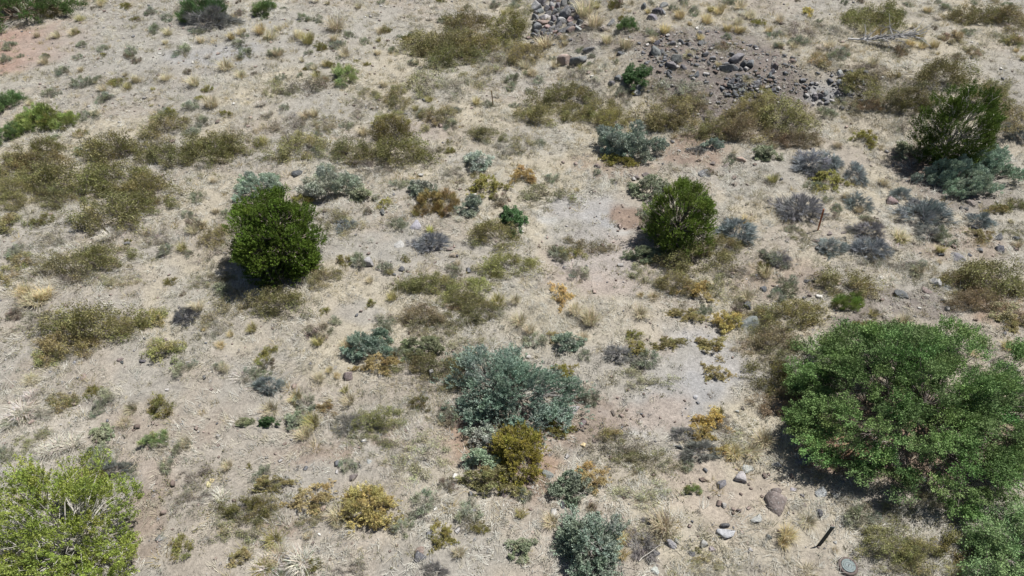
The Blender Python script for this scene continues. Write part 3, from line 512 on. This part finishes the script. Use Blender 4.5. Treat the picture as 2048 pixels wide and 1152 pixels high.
def heap(n, poly, wr_, codes, desc, grp):
    global ri
    xs = [p[0] for p in poly]; ys = [p[1] for p in poly]; got = []
    tries = 0
    while len(got) < n and tries < 4000:
        tries += 1; px, py = rr.uniform(min(xs), max(xs)), rr.uniform(min(ys), max(ys)); ins = False
        for a in range(len(poly)):
            (x1, y1), (x2, y2) = poly[a], poly[a-1]
            if (y1 > py) != (y2 > py) and px < (x2-x1)*(py-y1)/(y2-y1)+x1: ins = not ins
        w = rr.uniform(*wr_)
        if not ins or any(math.hypot(px-q[0], (py-q[1])*1.5) < (w+q[2])*.36 for q in got): continue
        got.append((px, py, w)); ri += 1; put_rock(str(rr.choice(list(codes))), px, py, w, rr.uniform(.6, 1.1), ri, desc); C.objects[-1]['group'] = grp
heap(56, [(1068, 4), (1100, -8), (1150, 0), (1162, 30), (1158, 60), (1130, 62), (1110, 62), (1095, 80), (1065, 75), (1070, 40)], (12, 30), 'gggdlp', 'angular rock heaped in the rock pile', 'rocks of the rock pile')
heap(18, [(1455, 165), (1480, 158), (1505, 170), (1498, 185), (1470, 190)], (8, 17), 'ddg', 'dark rock on the outcrop', 'rocks of the outcrop')
heap(20, [(1678, 140), (1705, 142), (1735, 150), (1725, 165), (1705, 165), (1690, 172), (1675, 162)], (8, 17), 'ddgl', 'rock on the grey right-hand outcrop', 'rocks of the right outcrop')
heap(14, [(1615, 190), (1680, 178), (1705, 180), (1690, 200), (1640, 206)], (7, 17), 'lgg', 'pale rock on the outcrop foot', 'rocks at the outcrop foot')
heap(34, [(1275, 70), (1400, 60), (1540, 100), (1570, 190), (1450, 195), (1400, 150), (1285, 150)], (7, 16), 'dddgb', 'dark rubble rock', 'rubble on the upper bank')
heap(14, [(1070, 60), (1130, 65), (1125, 80), (1075, 80)], (8, 18), 'ppgd', 'pinkish rock below the rock pile', 'rocks below the rock pile')

# ------------------------------------------------------------------ made things
def lathe(name, prof, mat, parent, color, n=40, z0=0):
    V = []; F = []
    for r_, z in prof:
        for k in range(n): V.append((r_*math.cos(2*PI*k/n), r_*math.sin(2*PI*k/n), z+z0))
    for i in range(len(prof)-1):
        for k in range(n):
            a = i*n+k; b = i*n+(k+1) % n; F += [(a, b, b+n), (a, b+n, a+n)]
    return link(name, mesh_from(name, V, F, np.ones((len(F), 3)), mat), parent, color=color)
p, d = at(1697, 1131, .1); e = bpy.data.objects.new('well_cover', None); C.objects.link(e); e.location = (p[0], p[1], float(zf(p[0], p[1])))
tag(e, 'round iron lid on a rusty collar by the bottom edge', 'well cover')
lathe('collar', [(.26, -.05), (.255, .06), (.24, .085), (.21, .09), (.185, .085), (.185, .05)], IRON, e, (.10, .075, .065))
ld = lathe('lid', [(.181, .05), (.181, .105), (.172, .113), (.15, .113), (.147, .108), (.137, .108), (.134, .115), (.1, .116), (.0001, .117)], IRON, e, (.16, .19, .185))
def box(name, sx, sy, sz, mat, parent, color, loc=(0, 0, 0), rot=(0, 0, 0), bev=.004, taper=1.):
    import bmesh
    bm = bmesh.new(); bmesh.ops.create_cube(bm, size=1)
    for v in bm.verts:
        t = taper if v.co.z > 0 else 1; v.co = (v.co.x*sx*t, v.co.y*sy*t, (v.co.z+.5)*sz)
    bmesh.ops.bevel(bm, geom=bm.edges[:], offset=bev, segments=1, affect='EDGES')
    me = bpy.data.meshes.new(name); bm.to_mesh(me); bm.free(); me.materials.append(mat)
    a = me.attributes.new('Col', 'FLOAT_COLOR', 'FACE'); a.data.foreach_set('color', np.ones(len(me.polygons)*4, np.float32))
    o = link(name, me, parent, loc, color); o.rotation_euler = rot; return o
box('lid_slot', .085, .022, .012, IRON, ld, (.05, .055, .055), (0, 0, .112), (0, 0, .9), .002)
lathe('lid_ring', [(.085, .116), (.083, .122), (.073, .122), (.071, .116)], IRON, ld, (.10, .12, .12))
p, d = at(1637, 1092); e = bpy.data.objects.new('marker_post', None); C.objects.link(e); e.location = (p[0], p[1], p[2])
e.rotation_euler = (math.radians(-10), math.radians(12), 0)
tag(e, 'dark flat leaning marker post on the stony ground', 'post')
box('slat', .115, .016, .92, IRON, e, (.028, .036, .036), (0, 0, -.1), bev=.003)
box('cap', .119, .02, .05, IRON, e, (.07, .09, .09), (0, 0, .80), bev=.003)
def stick(name, a, b, r0, r1, mat, color, label, cat, kinks=3, parts=None):
    A, B = np.array(a), np.array(b); o0 = A; gq = Geo(); r = np.random.default_rng(int(abs(a[0])*1000) % 9999)
    pts = [A+(B-A)*t+(r.normal(0, .02, 3)*np.linalg.norm(B-A) if 0 < t < 1 else 0) for t in np.linspace(0, 1, kinks+1)]
    rad = np.linspace(r0, r1, kinks+1); P = np.array(pts)-A
    gq.tubes(P[:-1], P[1:], rad[:-1], rad[1:], np.ones((kinks, 3)))
    o = link(name, gq.mesh(name, mat), None, A, color); tag(o, label, cat); return o
a, _ = at(1636, 461); stake = box('stake', .05, .05, 1.15, IRON, None, (.34, .115, .05), a-np.array([0, 0, .1]), (math.radians(-4), math.radians(-3), .3), .004)
tag(stake, 'thin rusty orange stake standing among grey shrubs', 'stake')
a, _ = at(986, 213); st2 = box('stake', .045, .045, 1.0, WOOD, None, (.30, .20, .11), a-np.array([0, 0, .1]), (0, math.radians(-3), .3), .004)
tag(st2, 'thin brown wooden stake on the open upper slope', 'stake')
a, _ = at(864, 754); st3 = box('stump', .13, .11, .40, WOOD, None, (.33, .31, .28), a-np.array([0, 0, .05]), (0, 0, .5), .02)
tag(st3, 'short grey weathered stump among olive scrub', 'stump')
def dead_branch(name, px, py, wpx, seed, color, label, n=26, flat=.35, ang=None):
    p, d = at(px, py); L = wpx*d/FPX; r = np.random.default_rng(seed); gq = Geo(); tw = Geo()
    a0 = r.uniform(0, 2*PI) if ang is None else ang
    main = []
    q = np.array([0, 0, .06]); dr = np.array([math.cos(a0), math.sin(a0), .12]); pts = [q]
    for k in range(6): dr = nrm(dr+r.normal(0, .16, 3)*np.array([1, 1, .4])); q = q+dr*L/9; q[2] = max(q[2], .05); pts.append(q)
    P = np.array(pts); rd = np.linspace(.013, .005, 7)*L; gq.tubes(P[:-1], P[1:], rd[:-1], rd[1:], np.ones((6, 3)))
    for k in range(n):
        i = r.integers(1, 6); b = P[i]+(P[i+1]-P[i])*r.uniform(); dd = nrm(np.array([math.cos(a0), math.sin(a0), 0])*.8+r.normal(0, .7, 3)); dd[2] = abs(dd[2])*flat
        ln = L*r.uniform(.15, .5)*.6; m = b+dd*ln*.5+r.normal(0, .05, 3); t = m+nrm(dd+r.normal(0, .35, 3)*np.array([1, 1, .5]))*ln*.6; t[2] = max(t[2], .03); m[2] = max(m[2], .03)
        A = np.array([b, m]); B = np.array([m, t]); tw.tubes(A, B, np.array([.007, .004])*L, np.array([.004, .002])*L, np.full((2, 3), r.uniform(.7, 1.25)))
    e = bpy.data.objects.new(name, None); C.objects.link(e); e.location = (p[0], p[1], float(zf(p[0], p[1])))
    link('limb', gq.mesh('limb', WOOD), e, color=color); link('twig', tw.mesh('twig', WOOD), e, color=color); tag(e, label, 'dead branch')
dead_branch('dead_branch', 1695, 80, 170, 1, (.36, .35, .34), 'large grey dead branch lying on the upper right slope', 90, .7, -.6)
dead_branch('dead_branch', 500, 602, 60, 2, (.55, .52, .47), 'pale curled dead branch before the dense round juniper', 9, .5, .4)
dead_branch('dead_branch', 784, 440, 46, 3, (.5, .49, .46), 'bleached dead branch right of the dense round juniper', 6, .4, .9)
dead_branch('dead_branch', 1278, 1124, 90, 4, (.55, .51, .45), 'long whitish stick beside the purple-grey bottom shrub', 5, .3, .7)
dead_branch('dead_branch', 525, 745, 50, 5, (.6, .58, .54), 'whitish dead twigs beside a blue-grey shrub', 12, .8, 1.2)
dead_branch('dead_branch', 1640, 345, 50, 6, (.42, .41, .40), 'grey dead twigs behind the golden-green bush', 14, .8, 2.2)
dead_branch('dead_branch', 90, 842, 50, 7, (.20, .18, .17), 'dark dead twigs under an olive scrub on the left', 8, .4, 2.9)
dead_branch('dead_branch', 420, 20, 60, 8, (.36, .35, .34), 'grey dead twigs by the top edge bush', 16, 1, 1.2)
p, d = at(861, 464); r = np.random.default_rng(4); gq = Geo(); n = 26
D = nrm(np.stack([np.cos(np.arange(n)*2.4), np.sin(np.arange(n)*2.4), r.uniform(.35, 1.6, n)], 1)); gq.leaves(r, np.zeros((n, 3)), D, r.uniform(.25, .36, n), .055, r.uniform(.8, 1.2, (n, 1))*np.ones((1, 3)))
o = link('agave', gq.mesh('agave', LEAF), loc=p, color=(.50, .50, .20)); tag(o, 'small yellow-green agave rosette right of the pale slab', 'agave')

# ------------------------------------------------------------------ ground cover nobody could count
def visible_pts(n, s):
    r = np.random.default_rng(s); y = r.uniform(4, 52, n*2); x = r.uniform(-46, 46, n*2)
    k = np.abs(x) < 12+y*.82; return x[k][:n], y[k][:n]
r = np.random.default_rng(60)
cx, cy = visible_pts(150000, 61); sdn = straw_density(cx, cy)*(.25+1.5*sstep(.40, .62, fbm(cx*1.7, cy*1.7, 93, 3))); keep = r.uniform(0, 1, len(cx)) < sdn*.75*(1-.95*bare(cx, cy)); cx, cy = cx[keep], cy[keep]
nb = 11; n = len(cx)*nb; ci = np.repeat(np.arange(len(cx)), nb); sz = r.uniform(.5, 1.35, len(cx))
ang0 = 5*PI*fbm(cx*.35, cy*.35, 77, 2)
ang = ang0[ci]+r.normal(0, .75, n); L = .19*sz[ci]*r.uniform(.5, 1.6, n)
bx = cx[ci]+r.normal(0, .07, n)*sz[ci]; by = cy[ci]+r.normal(0, .07, n)*sz[ci]; bz = zf(bx, by)+.005+r.uniform(0, .03, n)
tz = np.abs(r.normal(0, .5, n))*L
A = np.stack([bx, by, bz], 1); D = np.stack([np.cos(ang)*L, np.sin(ang)*L, tz], 1); sd = np.stack([-np.sin(ang), np.cos(ang), r.normal(0, .5, n)], 1)*(.0058*r.uniform(.6, 1.4, n))[:, None]
V = np.stack([A-sd, A+sd, A+D], 1)
pal = np.array([[.49, .45, .35], [.45, .42, .35], [.57, .55, .48], [.31, .28, .22], [.40, .39, .35], [.49, .43, .30]])
tone = fbm(cx*.3, cy*.3, 88, 3); pi_ = r.choice(6, len(cx), p=[.28, .22, .18, .12, .1, .1]); pi_ = np.where((tone > .56) & (r.uniform(0, 1, len(cx)) < .6), 2, pi_)
col = pal[pi_][ci]*r.uniform(.75, 1.2, (n, 1))
me = mesh_from('dry_grass', V, np.arange(n*3).reshape(-1, 3), col, BLADE); o = link('dry_grass', me); o['kind'] = 'stuff'
# small brown and grey forbs between the grass
cx, cy = visible_pts(30000, 71); keep = r.uniform(0, 1, len(cx)) < (.24+1.0*sstep(.38, .66, fbm(cx*.8, cy*.8, 99, 3)))*(1-.9*bare(cx, cy)); cx, cy = cx[keep], cy[keep]
sc_ = np.array(SCRUB); si = r.integers(0, len(sc_), 6500); th = r.uniform(0, 2*PI, 6500); rq = sc_[si, 2]*r.uniform(.5, 1.75, 6500); n_free = len(cx)
cx = np.concatenate([cx, sc_[si, 0]+np.cos(th)*rq]); cy = np.concatenate([cy, sc_[si, 1]+np.sin(th)*rq])
nb = 15; ci = np.repeat(np.arange(len(cx)), nb); n = len(ci); sz = r.uniform(.5, 1.9, len(cx))
P = np.stack([cx[ci]+r.normal(0, .055, n)*sz[ci], cy[ci]+r.normal(0, .055, n)*sz[ci], np.zeros(n)], 1); P[:, 2] = zf(P[:, 0], P[:, 1])+.01+np.abs(r.normal(0, .05, n))*sz[ci]
fp = np.array([[.22, .205, .15], [.28, .29, .23], [.17, .145, .12], [.28, .255, .14], [.32, .32, .32], [.27, .25, .11], [.25, .24, .14]]); gq = Geo()
kind_ = r.integers(0, 5, len(cx)); kind_[n_free:] = r.choice([5, 6, 3, 1], len(cx)-n_free)
gq.tris(r, P, nrm(rvec(r, n)+np.array([0, 0, .8])), .055*r.uniform(.6, 1.4, n), .022, fp[kind_][ci]*.86*r.uniform(.75, 1.25, (n, 1)))
o = link('small_forbs', gq.mesh('small_forbs', LEAF)); o['kind'] = 'stuff'
# grass tufts too small and too many to pick apart
cx, cy = visible_pts(9500, 75); keep = (r.uniform(0, 1, len(cx)) < .12+.75*straw_density(cx, cy)*sstep(8, 34, cy)+.15); cx, cy = cx[keep], cy[keep]
nb = 34; ci = np.repeat(np.arange(len(cx)), nb); n = len(ci); sz = r.uniform(.45, 1.6, len(cx))[ci]; a = r.uniform(0, 2*PI, n); q = r.uniform(0, 1, n)**.5
P = np.stack([cx[ci]+np.cos(a)*q*.11*sz, cy[ci]+np.sin(a)*q*.11*sz, np.zeros(n)], 1); P[:, 2] = zf(P[:, 0], P[:, 1])-.01
D = nrm(np.stack([np.cos(a)*q*.9, np.sin(a)*q*.9, r.uniform(.5, 1, n)], 1)+r.normal(0, .2, (n, 3))); tp_ = np.array([[.52, .45, .29], [.46, .41, .29], [.40, .38, .27], [.54, .50, .42], [.34, .31, .16], [.50, .40, .2]])
gq = Geo(); gq.tris(r, P, D, .24*sz*r.uniform(.6, 1.2, n), .014, tp_[r.choice(6, len(cx), p=[.3, .2, .15, .15, .1, .1])][ci]*r.uniform(.75, 1.2, (n, 1)))
o = link('small_grass_tufts', gq.mesh('small_grass_tufts', BLADE)); o['kind'] = 'stuff'
# stones and gravel
sx_, sy_ = visible_pts(26000, 81)
dens = .25+0*sx_
for k, a, b, rx, ry, s in patches:
    if k in ('purple', 'brown', 'pink', 'blue', 'grey', 'white'):
        dens = np.maximum(dens, {'purple': 1., 'brown': .75, 'pink': .6, 'blue': .5, 'grey': .35, 'white': .6}[k]*(np.hypot((sx_-a)/rx, (sy_-b)/ry) < 1.15))
keep = r.uniform(0, 1, len(sx_)) < dens; sx_, sy_ = sx_[keep], sy_[keep]; n0 = len(sx_)
for px, py, w, h, q in ((1440, 140, 330, 130, 480), (1350, 95, 160, 80, 110), (1670, 182, 170, 60, 190), (1110, 70, 110, 50, 120), (1500, 175, 120, 40, 250)):
    p, d = at(px, py); th = r.uniform(0, 2*PI, q); u = np.sqrt(r.uniform(0, 1, q)); sx_ = np.concatenate([sx_, p[0]+np.cos(th)*u*w/2*d/FPX]); sy_ = np.concatenate([sy_, p[1]+np.sin(th)*u*h*d/FPX*.85])
n = len(sx_)
ov = np.array([[1, 0, 0], [0, 1, 0], [-1, 0, 0], [0, -1, 0], [.2, .1, .8], [0, 0, -.6], [.6, .6, .45], [-.6, -.5, .5]])
of = np.array([[0, 6, 4], [6, 1, 4], [1, 2, 4], [2, 7, 4], [7, 3, 4], [3, 0, 4], [0, 1, 6], [1, 0, 5], [2, 1, 5], [3, 2, 7], [3, 2, 5], [0, 3, 5]])
big = (dens > .99)*r.uniform(0, 1, n)**3*.09 if False else 0
sc = .018+.05*r.uniform(0, 1, n)**4+.10*r.uniform(0, 1, n)**9+.012*r.uniform(0, 1, n)
sc[n0:] = .035+.15*r.uniform(0, 1, n-n0)**3.5
a = r.uniform(0, 2*PI, n); vv = ov[None]*r.uniform(.6, 1.3, (n, 8, 3))*sc[:, None, None]*np.array([1, 1, .75]); c_, s_ = np.cos(a)[:, None], np.sin(a)[:, None]
V = np.stack([vv[..., 0]*c_-vv[..., 1]*s_+sx_[:, None], vv[..., 0]*s_+vv[..., 1]*c_+sy_[:, None], vv[..., 2]+(zf(sx_, sy_)+sc*.25)[:, None]], -1)
F = of[None]+np.arange(n)[:, None, None]*8
sp = np.array([[.17, .13, .11], [.23, .18, .155], [.14, .14, .145], [.34, .32, .30], [.30, .235, .20], [.5, .48, .44]])
si_ = r.choice(6, n, p=[.25, .22, .2, .13, .15, .05]); si_[n0:] = r.choice([2, 2, 2, 0, 3], n-n0)
col = np.repeat(sp[si_]*r.uniform(.8, 1.2, (n, 1)), 12, 0)
o = link('gravel', mesh_from('gravel', V.reshape(-1, 3), F.reshape(-1, 3), col, plain_material('gravel_stone', 20, .8, 1.15, .2))); o['kind'] = 'stuff'

# ------------------------------------------------------------------ labels that single each thing out
ORD = [''] + [q+' ' for q in 'second third fourth fifth sixth seventh eighth ninth tenth eleventh twelfth thirteenth fourteenth fifteenth sixteenth seventeenth eighteenth nineteenth twentieth'.split()]
def sizeword(w): return 'small ' if w < 42 else ('wide ' if w > 100 else '')
grp = {}
for o, ds, px, py, w in PENDING:
    ph, d = where(px, py); grp.setdefault((ds, ph), []).append((d, o, px, py, w))
seen = set()
for (ds, ph), L_ in grp.items():
    L_.sort(key=lambda q: q[0])
    for i, (d, o, px, py, w) in enumerate(L_):
        if w < 0 and i > 12 or ' pile' in ds and 'below' not in ds and len(L_) > 19: lab = f'{ds} {ph}'       # tufts of one spot that nothing tells apart
        elif len(L_) == 1: lab = f'{ds} {ph}'
        else: lab = f'{ds}, {ORD[i] if i < 20 else "farther "}nearest {ph}' if i < 20 else f'{ds}, farther out {ph}'
        o['label'] = lab
